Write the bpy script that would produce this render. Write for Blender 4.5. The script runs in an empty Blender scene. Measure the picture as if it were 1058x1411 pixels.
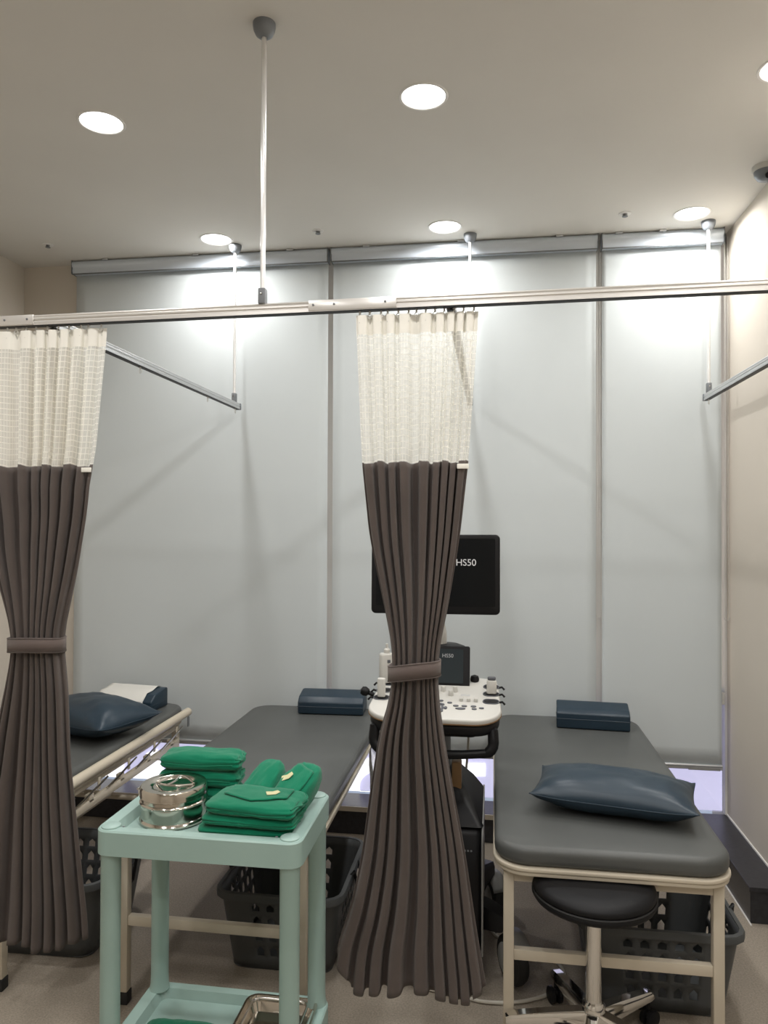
import bpy, bmesh, math, random
from mathutils import Vector, Matrix, noise
R = math.radians
C = bpy.context.scene.collection
# ---------------------------------------------------------------- camera
cam = bpy.data.cameras.new('camera'); camo = bpy.data.objects.new('camera', cam); C.objects.link(camo)
bpy.context.scene.camera = camo
cam.sensor_fit = 'VERTICAL'; cam.sensor_height = 36; cam.lens = 1020/1411*36; cam.clip_start = .02
camo.matrix_world = (Matrix.Translation((0, 0, 1.6)) @ Matrix.Rotation(R(8.4), 4, 'Z')
                     @ Matrix.Rotation(R(90.73), 4, 'X') @ Matrix.Rotation(R(0.2), 4, 'Z'))
# ---------------------------------------------------------------- world, exposure
w = bpy.data.worlds.new('world'); bpy.context.scene.world = w; w.use_nodes = True
w.node_tree.nodes['Background'].inputs[0].default_value = (.6, .7, .9, 1)
w.node_tree.nodes['Background'].inputs[1].default_value = .6
vs = bpy.context.scene.view_settings
vs.view_transform = 'Standard'; vs.look = 'None'; vs.gamma = 1; vs.use_curve_mapping = False
vs.exposure = 0.0
LAMP_W = 8.3
# room numbers
XL, XR, YB, YF, ZC = -2.668, 1.154, 3.92, -2.4, 3.05
LAMPS = [(x, y) for y in (3.63, 2.5, 1.36, .22, -.92) for x in (-1.415, -.238, .92)]

# ---------------------------------------------------------------- materials
MATS = {}
def mat(name, col, rough=.5, metal=0, spec=.5, bump=None, var=None, coat=0, emis=None, sheen=0, trans=0, ior=1.45):
    if name in MATS: return MATS[name]
    m = bpy.data.materials.new(name); m.use_nodes = True; MATS[name] = m
    nt = m.node_tree; b = nt.nodes['Principled BSDF']; L = nt.links
    b.inputs['Base Color'].default_value = (*col, 1)
    b.inputs['Roughness'].default_value = rough; b.inputs['Metallic'].default_value = metal
    b.inputs['Specular IOR Level'].default_value = spec; b.inputs['Coat Weight'].default_value = coat
    b.inputs['Sheen Weight'].default_value = sheen; b.inputs['Transmission Weight'].default_value = trans
    b.inputs['IOR'].default_value = ior
    tc = nt.nodes.new('ShaderNodeTexCoord')
    if emis:
        b.inputs['Emission Color'].default_value = (*emis[0], 1); b.inputs['Emission Strength'].default_value = emis[1]
    if var:                                           # (scale, amount, detail)
        n = nt.nodes.new('ShaderNodeTexNoise'); n.inputs['Scale'].default_value = var[0]; n.inputs['Detail'].default_value = var[2]
        r = nt.nodes.new('ShaderNodeMapRange'); r.inputs[1].default_value = .3; r.inputs[2].default_value = .7
        r.inputs[3].default_value = 1-var[1]; r.inputs[4].default_value = 1+var[1]
        v = nt.nodes.new('ShaderNodeVectorMath'); v.operation = 'SCALE'; v.inputs[0].default_value = col
        L.new(tc.outputs['Object'], n.inputs['Vector']); L.new(n.outputs['Fac'], r.inputs[0]); L.new(r.outputs[0], v.inputs['Scale'])
        L.new(v.outputs[0], b.inputs['Base Color'])
    if bump:                                          # (scale, strength, distance)
        n = nt.nodes.new('ShaderNodeTexNoise'); n.inputs['Scale'].default_value = bump[0]; n.inputs['Detail'].default_value = 4
        q = nt.nodes.new('ShaderNodeBump'); q.inputs['Strength'].default_value = bump[1]; q.inputs['Distance'].default_value = bump[2]
        L.new(tc.outputs['Object'], n.inputs['Vector']); L.new(n.outputs['Fac'], q.inputs['Height']); L.new(q.outputs[0], b.inputs['Normal'])
    return m
def weave(name, col, scale, rough=.9, strength=.4, v=.06):
    m = mat(name, col, rough, sheen=.2, spec=.2, var=(9, v, 3)); nt = m.node_tree; L = nt.links
    tc = nt.nodes.new('ShaderNodeTexCoord'); ws = []
    for d in ('X', 'Z'):
        wv = nt.nodes.new('ShaderNodeTexWave'); wv.bands_direction = d; wv.inputs['Scale'].default_value = scale
        wv.inputs['Distortion'].default_value = 1.5; L.new(tc.outputs['Object'], wv.inputs['Vector']); ws.append(wv)
    a = nt.nodes.new('ShaderNodeMath'); L.new(ws[0].outputs['Fac'], a.inputs[0]); L.new(ws[1].outputs['Fac'], a.inputs[1])
    q = nt.nodes.new('ShaderNodeBump'); q.inputs['Strength'].default_value = strength; q.inputs['Distance'].default_value = .0008
    L.new(a.outputs[0], q.inputs['Height']); L.new(q.outputs[0], nt.nodes['Principled BSDF'].inputs['Normal'])
    return m
m_ceil = mat('ceiling_paint', (.68, .655, .61), .9, var=(3, .015, 3), bump=(120, .05, .002))
m_wall = mat('beige_wallpaper', (.60, .55, .48), .85, var=(2, .02, 4), bump=(260, .25, .001))
m_floor = mat('speckled_floor', (.30, .258, .207), .62, var=(170, .22, 6), bump=(300, .15, .001))
m_ledge = mat('black_stone', (.03, .03, .034), .33, var=(60, .25, 4))
m_white = mat('white_trim', (.75, .73, .70), .4)
m_blind = weave('blind_fabric', (.58, .62, .63), 500, .85, .12, .004)
m_alu = mat('brushed_aluminium', (.62, .63, .64), .32, .75)
m_rail = mat('satin_rail', (.74, .72, .69), .3, .55)
m_head = mat('blind_headbox_grey', (.60, .66, .73), .28, .25)
m_gunm = mat('grey_plastic', (.17, .18, .19), .45)
m_dome = mat('hanger_cup_grey', (.20, .215, .235), .4, .3)
m_rod = mat('white_rod', (.80, .80, .79), .22, .3)
m_chrome = mat('chrome', (.78, .77, .75), .09, 1)
m_steel = mat('polished_steel', (.60, .56, .50), .13, 1, bump=(8, .08, .004))
m_beige = mat('cream_powdercoat', (.56, .50, .40), .42, var=(6, .03, 3))
m_vinyl = mat('charcoal_vinyl', (.081, .085, .082), .44, var=(4, .06, 3), bump=(400, .12, .0006))
m_navy = mat('navy_vinyl', (.013, .029, .046), .37, var=(5, .1, 3), bump=(14, .2, .006))
m_brown = weave('brown_curtain_cloth', (.104, .083, .074), 700, .9, .5)
m_mint = mat('mint_plastic', (.31, .435, .40), .38, var=(7, .03, 2))
m_green = weave('green_surgical_cloth', (.001, .165, .085), 900, .85, .3)
m_basket = mat('dark_grey_basket_plastic', (.075, .080, .082), .42)
m_black = mat('black_plastic', (.007, .007, .008), .42, spec=.3)
m_rubber = mat('black_rubber', (.018, .018, .018), .7)
m_bvinyl = mat('black_vinyl', (.006, .006, .007), .55, spec=.3)
m_greyp = mat('light_grey_plastic', (.27, .27, .26), .45)
m_uswhite = mat('white_plastic', (.57, .56, .525), .38)
m_usgrey = mat('grey_button', (.10, .105, .12), .45)
m_scr = mat('black_screen', (.004, .005, .006), .3, spec=.25)
m_scr2 = mat('grey_touch_screen', (.03, .038, .042), .2)
m_print = mat('grey_lettering', (.5, .5, .5), .5, emis=((.45, .45, .46), .35))
m_print2 = mat('grey_small_lettering', (.3, .3, .3), .5, emis=((.3, .31, .32), .3))
m_paper = mat('white_paper_sheet', (.62, .61, .57), .8, bump=(20, .2, .003))
m_lamp = mat('lamp_diffuser', (1, 1, 1), .5, emis=((1, .985, .96), 6))
m_tan = mat('tan_cover', (.20, .115, .05), .5)
m_cable = mat('cream_cable', (.5, .47, .41), .5)
m_label = mat('cream_tape', (.55, .52, .30), .7)
m_lav = mat('lavender_film', (.5, .5, .7), .4, emis=((.60, .585, .80), .95))
m_warm = mat('warm_lit_glass_film', (.8, .75, .7), .5, emis=((.95, .86, .78), .95))
m_wfilm = mat('white_lit_film', (.9, .9, .9), .4, emis=((.97, .96, 1), 1.35))
m_glass = mat('window_glass', (1, 1, 1), .02, trans=1)
m_clear = mat('clear_plastic', (.9, .9, .9), .15, trans=.75)
def net_mat():
    m = bpy.data.materials.new('cream_net'); m.use_nodes = True; nt = m.node_tree; L = nt.links; N = nt.nodes
    N.remove(N['Principled BSDF']); out = N['Material Output']
    col = (.90, .88, .81, 1)
    d = N.new('ShaderNodeBsdfDiffuse'); d.inputs[0].default_value = col
    t = N.new('ShaderNodeBsdfTranslucent'); t.inputs[0].default_value = col
    mx = N.new('ShaderNodeMixShader'); mx.inputs[0].default_value = .45; L.new(d.outputs[0], mx.inputs[1]); L.new(t.outputs[0], mx.inputs[2])
    tr = N.new('ShaderNodeBsdfTransparent'); m2 = N.new('ShaderNodeMixShader')
    uv = N.new('ShaderNodeUVMap'); sep = N.new('ShaderNodeSeparateXYZ'); L.new(uv.outputs[0], sep.inputs[0])
    ln = []
    for k, (per, wd) in enumerate(((.016, .16), (.0175, .15))):
        a = N.new('ShaderNodeMath'); a.operation = 'DIVIDE'; a.inputs[1].default_value = per; L.new(sep.outputs[k], a.inputs[0])
        b = N.new('ShaderNodeMath'); b.operation = 'FRACT'; L.new(a.outputs[0], b.inputs[0])
        c = N.new('ShaderNodeMath'); c.operation = 'LESS_THAN'; c.inputs[1].default_value = wd; L.new(b.outputs[0], c.inputs[0]); ln.append(c)
    mxx = N.new('ShaderNodeMath'); mxx.operation = 'MAXIMUM'; L.new(ln[0].outputs[0], mxx.inputs[0]); L.new(ln[1].outputs[0], mxx.inputs[1])
    mr = N.new('ShaderNodeMapRange'); mr.inputs[3].default_value = .60; mr.inputs[4].default_value = .86; L.new(mxx.outputs[0], mr.inputs[0])
    L.new(mr.outputs[0], m2.inputs[0]); L.new(tr.outputs[0], m2.inputs[1]); L.new(mx.outputs[0], m2.inputs[2]); L.new(m2.outputs[0], out.inputs[0])
    return m
m_net = net_mat()
m_head2 = mat('cream_header_tape', (.84, .82, .75), .9); m_head2.node_tree.nodes['Principled BSDF'].inputs['Transmission Weight'].default_value = .0

# ---------------------------------------------------------------- mesh helpers
def BM(): return bmesh.new()
def mk(name, bm, m, parent=None, smooth=True, angle=38, loc=None, kind=None, label=None, doubles=False):
    if doubles: bmesh.ops.remove_doubles(bm, verts=bm.verts, dist=1e-5)
    bmesh.ops.recalc_face_normals(bm, faces=bm.faces)
    if smooth:
        for f in bm.faces: f.smooth = True
        for e in bm.edges:
            if len(e.link_faces) == 2 and e.calc_face_angle(0) > R(angle): e.smooth = False
    me = bpy.data.meshes.new(name); bm.to_mesh(me); bm.free(); me.materials.append(m)
    o = bpy.data.objects.new(name, me); C.objects.link(o)
    if parent: o.parent = parent
    if loc: o.location = loc
    if kind: o['kind'] = kind
    if label: o['label'] = label
    return o
def thing(name, label, cat, loc=(0, 0, 0), rz=0, group=None):
    o = bpy.data.objects.new(name, None); C.objects.link(o); o.location = loc; o.rotation_euler = (0, 0, rz)
    o.empty_display_size = .05
    return tag(o, label, cat, group)
def tag(o, label, cat, group=None):
    o['label'] = label; o['category'] = cat
    if group: o['group'] = group
    return o
def dup(root, loc, label, rz=None):
    def cp(o, par):
        c = o.copy(); C.objects.link(c)
        if par: c.parent = par
        for ch in [x for x in bpy.data.objects if x.parent == o]: cp(ch, c)
        return c
    r = cp(root, None); r.location = loc; r['label'] = label
    if rz is not None: r.rotation_euler = (0, 0, rz)
    return r
def box(bm, c, s, bev=0, M=None, seg=2):
    r = bmesh.ops.create_cube(bm, size=1)['verts']
    for v in r: v.co = Vector((v.co.x*s[0], v.co.y*s[1], v.co.z*s[2]))
    if bev:
        es = list({e for v in r for e in v.link_edges})
        g = bmesh.ops.bevel(bm, geom=es, offset=bev, segments=seg, profile=.5, affect='EDGES')
        r = list({v for f in g['faces'] for v in f.verts} | {v for v in r if v.is_valid})
    T = Matrix.Translation(c)
    if M: T = T @ M.to_4x4()
    for v in r: v.co = T @ v.co
    return r
def frame_of(d):
    d = d.normalized(); a = Vector((0, 0, 1)) if abs(d.z) < .9 else Vector((1, 0, 0))
    x = d.cross(a).normalized(); return x, x.cross(d).normalized()
def tube(bm, pts, r, seg=10, closed=False, caps=True):
    pts = [Vector(p) for p in pts]; n = len(pts); rings = []
    rr = r if isinstance(r, (list, tuple)) else [r]*n
    px = None
    for i, p in enumerate(pts):
        if closed: d = pts[(i+1) % n]-pts[i-1]
        else: d = pts[min(i+1, n-1)]-pts[max(i-1, 0)]
        d.normalize()
        if px is None: x, y = frame_of(d)
        else:
            x = (px-d*px.dot(d)).normalized(); y = x.cross(d)
        px = x
        rings.append([bm.verts.new(p+(x*math.cos(2*math.pi*k/seg)+y*math.sin(2*math.pi*k/seg))*rr[i]) for k in range(seg)])
    for i in range(n if closed else n-1):
        a, b = rings[i], rings[(i+1) % n]
        for k in range(seg): bm.faces.new((a[k], a[(k+1) % seg], b[(k+1) % seg], b[k]))
    if caps and not closed:
        bm.faces.new(rings[0][::-1]); bm.faces.new(rings[-1])
def lathe(bm, prof, c=(0, 0, 0), seg=32, M=None):
    """prof: list of (radius, height)"""
    rings = []; c = Vector(c)
    for r, z in prof:
        if r < 1e-6: rings.append([bm.verts.new((M @ Vector((0, 0, z)) if M else Vector((0, 0, z)))+c)]); continue
        rg = []
        for k in range(seg):
            a = 2*math.pi*k/seg; p = Vector((r*math.cos(a), r*math.sin(a), z))
            rg.append(bm.verts.new((M @ p if M else p)+c))
        rings.append(rg)
    for a, b in zip(rings, rings[1:]):
        for k in range(seg):
            k2 = (k+1) % seg
            if len(a) == 1 and len(b) == 1: continue
            if len(a) == 1: bm.faces.new((a[0], b[k], b[k2]))
            elif len(b) == 1: bm.faces.new((a[k], a[k2], b[0]))
            else: bm.faces.new((a[k], a[k2], b[k2], b[k]))
def rrect(w, h, r, seg=6, cx=0, cy=0):
    rs = r if isinstance(r, (list, tuple)) else [r]*4
    out = []
    for (sx, sy, a0), q in zip(((1, 1, 0), (-1, 1, 90), (-1, -1, 180), (1, -1, 270)), rs):
        for k in range(seg+1):
            a = R(a0+90*k/seg); out.append((cx+sx*(w/2-q)+q*math.cos(a), cy+sy*(h/2-q)+q*math.sin(a)))
    return out
def inset(pts, d):
    n = len(pts); out = []
    for i in range(n):
        a, b, c = pts[i-1], pts[i], pts[(i+1) % n]
        t = Vector((c[0]-a[0], c[1]-a[1]));
        if t.length < 1e-9: out.append(b); continue
        t.normalize(); out.append((b[0]-t.y*d, b[1]+t.x*d))
    return out
def slab(bm, pts, z0, z1, bev=.0, M=None, steps=3, bot=True):
    """closed counter-clockwise outline raised from z0 to z1 with rounded rims"""
    lv = []
    if bev:
        for k in range(steps+1 if bot else 0):
            a = math.pi/2*k/steps; lv.append((bev*(1-math.sin(a)), z0+bev*(1-math.cos(a))))
        if not bot: lv.append((0, z0))
        for k in range(steps+1):
            a = math.pi/2*k/steps; lv.append((bev*(1-math.cos(a)), z1-bev*(1-math.sin(a))))
    else: lv = [(0, z0), (0, z1)]
    rings = []
    for d, z in lv:
        ps = inset(pts, d) if d > 1e-7 else pts
        rings.append([bm.verts.new((M @ Vector((x, y, z))) if M else (x, y, z)) for x, y in ps])
    n = len(pts)
    for a, b in zip(rings, rings[1:]):
        for k in range(n): bm.faces.new((a[k], a[(k+1) % n], b[(k+1) % n], b[k]))
    bm.faces.new(rings[0][::-1]); bm.faces.new(rings[-1])
def basis(o, x, y, z):
    return Matrix(((x[0], y[0], z[0], o[0]), (x[1], y[1], z[1], o[1]), (x[2], y[2], z[2], o[2]), (0, 0, 0, 1)))
def arc(c, r, a0, a1, n, ax=(1, 0, 0), ay=(0, 0, 1)):
    c = Vector(c); ax = Vector(ax); ay = Vector(ay)
    return [c+ax*r*math.cos(R(a0+(a1-a0)*k/n))+ay*r*math.sin(R(a0+(a1-a0)*k/n)) for k in range(n+1)]
def text_mesh(body, size, m, name, parent, M, depth=.0004):
    cu = bpy.data.curves.new(name, 'FONT'); cu.body = body; cu.size = size; cu.extrude = depth; cu.align_x = 'CENTER'; cu.align_y = 'CENTER'
    t = bpy.data.objects.new(name, cu); C.objects.link(t)
    dg = bpy.context.evaluated_depsgraph_get(); me = bpy.data.meshes.new_from_object(t.evaluated_get(dg))
    bpy.data.objects.remove(t); me.materials.clear(); me.materials.append(m); me.transform(M)
    o = bpy.data.objects.new(name, me); C.objects.link(o); o.parent = parent
    return o
def struct(name, bm, m, parent=None, smooth=False):
    o = mk(name, bm, m, parent, smooth)
    if not parent: o['kind'] = 'structure'
    return o

# ================================================================ SETTING
def sbox(name, x0, x1, y0, y1, z0, z1, m, parent=None):
    bm = BM(); box(bm, ((x0+x1)/2, (y0+y1)/2, (z0+z1)/2), (x1-x0, y1-y0, z1-z0)); return struct(name, bm, m, parent)
sbox('floor', XL-.1, XR+.1, YF-.1, YB+.25, -.08, 0, m_floor)
sbox('wall_left', XL-.1, XL, YF-.1, YB+.25, 0, ZC, m_wall)
sbox('wall_right', XR, XR+.1, YF-.1, YB+.25, 0, ZC, m_wall)
sbox('wall_front', XL, XR, YF-.1, YF, 0, ZC, m_wall)
WX0 = -2.335
sbox('wall_back', XL, WX0, YB-.03, YB+.25, 0, ZC, m_wall)
# ceiling with round openings for the lamps
bm = BM()
xs = sorted({XL-.1, XR+.1} | {round(x+s*.1, 4) for x, _ in LAMPS for s in (-1, 1)})
ys = sorted({YF-.1, YB+.25} | {round(y+s*.1, 4) for _, y in LAMPS for s in (-1, 1)})
for i in range(len(xs)-1):
    for j in range(len(ys)-1):
        x0, x1, y0, y1 = xs[i], xs[i+1], ys[j], ys[j+1]; cx, cy = (x0+x1)/2, (y0+y1)/2
        lp = [(x, y) for x, y in LAMPS if abs(x-cx) < .02 and abs(y-cy) < .02]
        if not lp: bm.faces.new([bm.verts.new(p) for p in ((x0, y0, ZC), (x1, y0, ZC), (x1, y1, ZC), (x0, y1, ZC))]); continue
        n = 32; ci = []; sq = []
        for k in range(n):
            a = 2*math.pi*k/n+math.pi/4; c, s = math.cos(a), math.sin(a); mx = max(abs(c), abs(s))
            ci.append(bm.verts.new((cx+.079*c, cy+.079*s, ZC))); sq.append(bm.verts.new((cx+.1*c/mx, cy+.1*s/mx, ZC)))
        for k in range(n): bm.faces.new((ci[k], sq[k], sq[(k+1) % n], ci[(k+1) % n]))
o = struct('ceiling', bm, m_ceil)
sbox('trim_1', XL-.1, XR+.1, YF-.1, YB+.25, ZC+.09, ZC+.12, m_ceil)          # slab over the ceiling void
# stone ledges
bm = BM(); M0 = [(XL+.34, 3.745), (1.018, 3.745), (1.018, 3.16), (XR, 3.16), (XR, YB), (XL+.34, YB)]
slab(bm, M0, .001, .125); o = struct('trim_2', bm, m_ledge)
bm = BM(); slab(bm, [(XL+.34, 3.735), (1.013, 3.735), (1.013, 3.155), (XR, 3.155), (XR, YB), (XL+.34, YB)], .126, .145, .003)
struct('trim_3', bm, m_ledge)
bm = BM(); box(bm, (-.83, 3.732, .133), (2.98, .006, .024)); struct('trim_4', bm, m_beige)
sbox('trim_5', XR-.006, XR, 3.155, YB, .1455, .153, m_white)
sbox('baseboard_right', XR-.008, XR, YF, 3.15, 0, .07, m_ledge)
sbox('baseboard_left', XL, XL+.008, YF, YB-.03, 0, .07, m_ledge)
sbox('baseboard_back', XL+.01, WX0, YB-.038, YB-.03, 0, .07, m_ledge)
sbox('trim_6', 1.012, 1.018, 3.14, 3.735, 0, .004, m_white)
# window behind the blinds
bm = BM()
for a, b, c, d in ((WX0, WX0+.03, .145, ZC), (1.143, XR, .146, ZC), (WX0, XR, ZC-.05, ZC)):
    box(bm, ((a+b)/2, YB+.02, (c+d)/2), (b-a, .06, d-c))
win = struct('window_1', bm, m_white)
for x in (-.861, .529):
    bm = BM(); box(bm, (x, YB+.0, 1.6), (.07, .05, 2.9), .003); struct('mullion', bm, m_white, win)
bm = BM(); box(bm, (-.6, YB+.03, .74), (3.46, .03, .05)); struct('transom', bm, m_white, win)
for a, b in ((WX0+.03, -.896), (-.826, .494), (.564, 1.143)):
    for z0, z1, mm in ((.146, .715, m_lav), (.765, 3.0, m_warm)):
        bm = BM(); box(bm, ((a+b)/2, YB+.045, (z0+z1)/2), (b-a, .004, z1-z0)); struct('lavender_film', bm, mm, win)
        bm = BM(); box(bm, ((a+b)/2, YB+.03, (z0+z1)/2), (b-a, .005, z1-z0)); 
        struct('glass_pane', bm, m_glass, win)
# big white cut-out shapes of the shop lettering on the film, seen below the blinds
def film(pts, holes=()):
    bm = BM()
    if holes:                                           # ring: outline and hole with equal counts
        n = len(pts); vs_ = [[bm.verts.new((x, YB+.024+dy, z)) for x, z in L_] for L_ in (pts, holes) for dy in (0, .002)]
        a0, a1, b0, b1 = vs_
        for k in range(n):
            q = (k+1) % n
            bm.faces.new((a0[k], a0[q], b0[q], b0[k])); bm.faces.new((a1[k], b1[k], b1[q], a1[q])); bm.faces.new((a0[k], a1[k], a1[q], a0[q])); bm.faces.new((b0[k], b0[q], b1[q], b1[k]))
    else:
        slab(bm, pts, 0, .002, M=basis((0, YB+.024, 0), (1, 0, 0), (0, 0, 1), (0, 1, 0)))
    return struct('film_letter', bm, m_wfilm, win)
def ell(cx, cz, a, b, n=32): return [(cx+a*math.cos(2*math.pi*k/n), cz+b*math.sin(2*math.pi*k/n)) for k in range(n)]
def clampz(ps, lo=.166, hi=.7): return [(x, min(max(z, lo), hi)) for x, z in ps]
def pxz(x, y):                                          # reads a point of the lettering off the glass plane
    d = Matrix.Rotation(R(8.4), 3, 'Z') @ Matrix.Rotation(R(90.73), 3, 'X') @ Matrix.Rotation(R(.2), 3, 'Z') @ Vector((x-529, 705.5-y, -1020)); k = (YB+.024)/d.y
    return (d.x*k, max(.147, 1.6+d.z*k))
LET = {'a': [(120, 1085), (170, 1085), (170, 1036), (120, 1040)], 'b': [(174, 1085), (240, 1090), (226, 1062), (219, 1046), (216, 1032), (201, 1038), (199, 1054), (176, 1072)],
       'e': [(600, 1100), (600, 1046), (643, 1046), (643, 1052), (669, 1052), (669, 1070), (641, 1070), (652, 1074), (661, 1084), (664, 1100)], 'f': [(682, 1110), (682, 1030), (686, 1030), (686, 1110)],
       'g': [(300, 1100), (300, 1040), (380, 1045), (380, 1100)]}
for q in LET.values(): film([pxz(*p) for p in q])
def ring(cx, cy, a, b, c, d, a0=15, a1=345):
    bm = BM(); n = 40; L_ = [[], [], [], []]
    for k in range(n+1):
        t_ = R(a0+(a1-a0)*k/n)
        for q, (u, v, dy) in enumerate(((a, b, 0), (a, b, .002), (c, d, .002), (c, d, 0))):
            x, z = pxz(cx+u*math.cos(t_), cy+v*math.sin(t_)); L_[q].append(bm.verts.new((x, YB+.024+dy, z)))
    for k in range(n):
        for q in range(4): bm.faces.new((L_[q][k], L_[(q+1) % 4][k], L_[(q+1) % 4][k+1], L_[q][k+1]))
    struct('film_letter', bm, m_wfilm, win)
ring(532, 1084, 60, 43, 37, 24)
# ================================================================ BLINDS
def blind(x0, x1, chain, label):
    t = thing('roller_blind', label, 'blind', ((x0+x1)/2, 3.87, ZC), group='roller blinds across the window wall'); W = x1-x0
    bm = BM(); prof = [(.0, -.004), (-.052, -.004), (-.058, -.012), (-.060, -.022), (-.056, -.034), (-.050, -.040), (-.052, -.058), (-.046, -.072), (.0, -.074)]
    slab(bm, [(y, z) for y, z in prof][::-1], -W/2, W/2, M=basis((0, .0, 0), (0, 1, 0), (0, 0, 1), (1, 0, 0)))
    mk('head_box', bm, m_head, t, angle=60)
    bm = BM(); box(bm, (0, -.049, -.075), (W, .006, .005)); mk('head_box_edge', bm, m_gunm, t)
    for sx in (-1, 1):
        bm = BM(); box(bm, (sx*(W/2-.002), -.028, -.038), (.003, .066, .076), .001); mk('end_bracket', bm, m_gunm, t)
    for k in range(3):
        bm = BM(); box(bm, ((k-1)*W*.36, -.062, -.005), (.035, .012, .009), .002); mk('mounting_clip', bm, m_alu, t)
    # fabric sheet with the faintest waviness
    bm = BM(); nx, nz = 24, 30; g = []
    for j in range(nz+1):
        z = -.07-(ZC-.405-.07)*j/nz
        g.append([bm.verts.new((-W/2+.006+(W-.012)*i/nx, -.012+.0016*noise.noise((x0+i*.22, j*.14, 1)), z)) for i in range(nx+1)])
    for j in range(nz):
        for i in range(nx): bm.faces.new((g[j][i], g[j][i+1], g[j+1][i+1], g[j+1][i]))
    f = mk('blind_fabric', bm, m_blind, t); s = f.modifiers.new('s', 'SOLIDIFY'); s.thickness = .0012
    bm = BM(); slab(bm, rrect(.016, .026, .006, 4), -W/2+.006, W/2-.006, M=basis((0, -.012, -(ZC-.395)), (0, 1, 0), (0, 0, 1), (1, 0, 0))); br = mk('bottom_bar', bm, m_alu, t)
    bm = BM(); box(bm, (0, -.0215, -(ZC-.399)), (W-.012, .002, .003)); mk('bar_groove', bm, m_gunm, br)
    if chain:
        cx = chain[0]-(x0+x1)/2; zb = chain[1]-ZC; st = .0085
        bm = BM(); n = int((-zb-.03)/st)
        for sx in (-1, 1):
            for k in range(n):
                z = -.04-k*st; sp = .007 if z > zb+.5 else .007+.004*min(1, (zb+.5-z)/.3)
                r_ = bmesh.ops.create_icosphere(bm, subdivisions=1, radius=.0028)['verts']
                for v in r_: v.co += Vector((cx+sx*sp, -.022, z))
        for k in range(7):
            a = math.pi*k/6
            for v in bmesh.ops.create_icosphere(bm, subdivisions=1, radius=.0026)['verts']: v.co += Vector((cx+.011*math.cos(a), -.022, zb-.01*math.sin(a)))
        c = mk('bead_chain', bm, m_uswhite, t, kind='stuff')
    return t
blind(-2.331, -.869, None, 'white roller blind over the left end of the window wall, beside the beige pier')
blind(-.853, .520, (.5245, 1.13), 'white roller blind in the middle, behind the tied curtain and monitor')
b3 = blind(.537, 1.120, (1.135, 1.13), 'narrow white roller blind at the right end, beside the beige side wall')
bm = BM(); box(bm, (.2, -.0225, -(ZC-.386)), (.15, .001, .010)); mk('printed_sticker', bm, m_greyp, b3)
bm = BM(); box(bm, (.296, .01, -(ZC-.73)), (.014, .02, .06), .003); mk('chain_holder', bm, m_uswhite, b3)

# ================================================================ CEILING FITTINGS
where = ['back row, left, over the far-left bed', 'back row, before the middle blind', 'back row, right, near the right wall',
         'second row, left, seen upper left', 'second row, middle, top centre', 'second row, at the right picture edge',
         'third row, left, overhead', 'third row, middle, overhead', 'third row, right, overhead', 'fourth row, left, above the camera', 'fourth row, middle, above the camera',
         'fourth row, right, above the camera', 'last row, left, behind the camera', 'last row, middle, behind the camera', 'last row, right, behind the camera']
lamp_me = None
for (x, y), wh in zip(LAMPS, where):
    t = thing('ceiling_downlight', 'round white recessed LED downlight in the ceiling, '+wh, 'ceiling light', (x, y, ZC), group='recessed round downlights')
    if not lamp_me:
        bm = BM(); lathe(bm, [(.079, .03), (.074, -.0005), (.076, -.003), (.083, -.0025), (.085, 0), (.079, .002)], seg=40); a = mk('trim_ring', bm, m_white, t)
        bm = BM(); lathe(bm, [(.0, .010), (.05, .0095), (.0755, .008)], seg=40); b = mk('diffuser', bm, m_lamp, t)
        bm = BM(); lathe(bm, [(.0, .05), (.0785, .05), (.0785, .0)], seg=40); c = mk('housing', bm, m_white, t)
        lamp_me = (a, b, c)
    else:
        for p in lamp_me: q = p.copy(); C.objects.link(q); q.parent = t
    ld = bpy.data.lights.new('downlight_glow', 'AREA'); ld.shape = 'DISK'; ld.size = .15; ld.energy = LAMP_W; ld.color = (1, .985, .965); ld.spread = R(168)
    lo = bpy.data.objects.new('downlight_glow', ld); C.objects.link(lo); lo.parent = t; lo.location = (0, 0, -.0035)
for x, y, l in ((-2.319, 3.575, 'small sprinkler head in the ceiling near the left wall'), (-.868, 3.59, 'small sprinkler head in the ceiling between the two left back downlights'), (.609, 3.584, 'small sprinkler head in the ceiling left of the right back downlight')):
    t = thing('ceiling_sprinkler', l, 'sprinkler', (x, y, ZC), group='ceiling sprinklers')
    bm = BM(); lathe(bm, [(.028, 0), (.027, -.003), (.012, -.005), (.012, -.001)], seg=24); mk('escutcheon', bm, m_white, t)
    bm = BM(); lathe(bm, [(0, -.001), (.009, -.003), (.007, -.012), (.013, -.014), (.013, -.016), (0, -.018)], seg=16); mk('nozzle', bm, m_gunm, t)
t = thing('dome_camera', 'small grey dome camera on the ceiling beside the right wall', 'camera', (1.095, 3.19, ZC))
bm = BM(); lathe(bm, [(.052, 0), (.052, -.012), (.046, -.02)], seg=32); mk('camera_base', bm, m_uswhite, t)
bm = BM(); lathe(bm, [(.046, -.018), (.043, -.036), (.032, -.052), (.015, -.06), (0, -.062)], seg=32); mk('camera_dome', bm, m_dome, t)
bm = BM(); lathe(bm, [(0, .0), (.01, .0), (.012, .012), (.0, .013)], c=(-.006, -.038, -.05), M=Matrix.Rotation(R(120), 3, 'X'), seg=16); mk('lens', bm, m_black, t)

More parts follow.
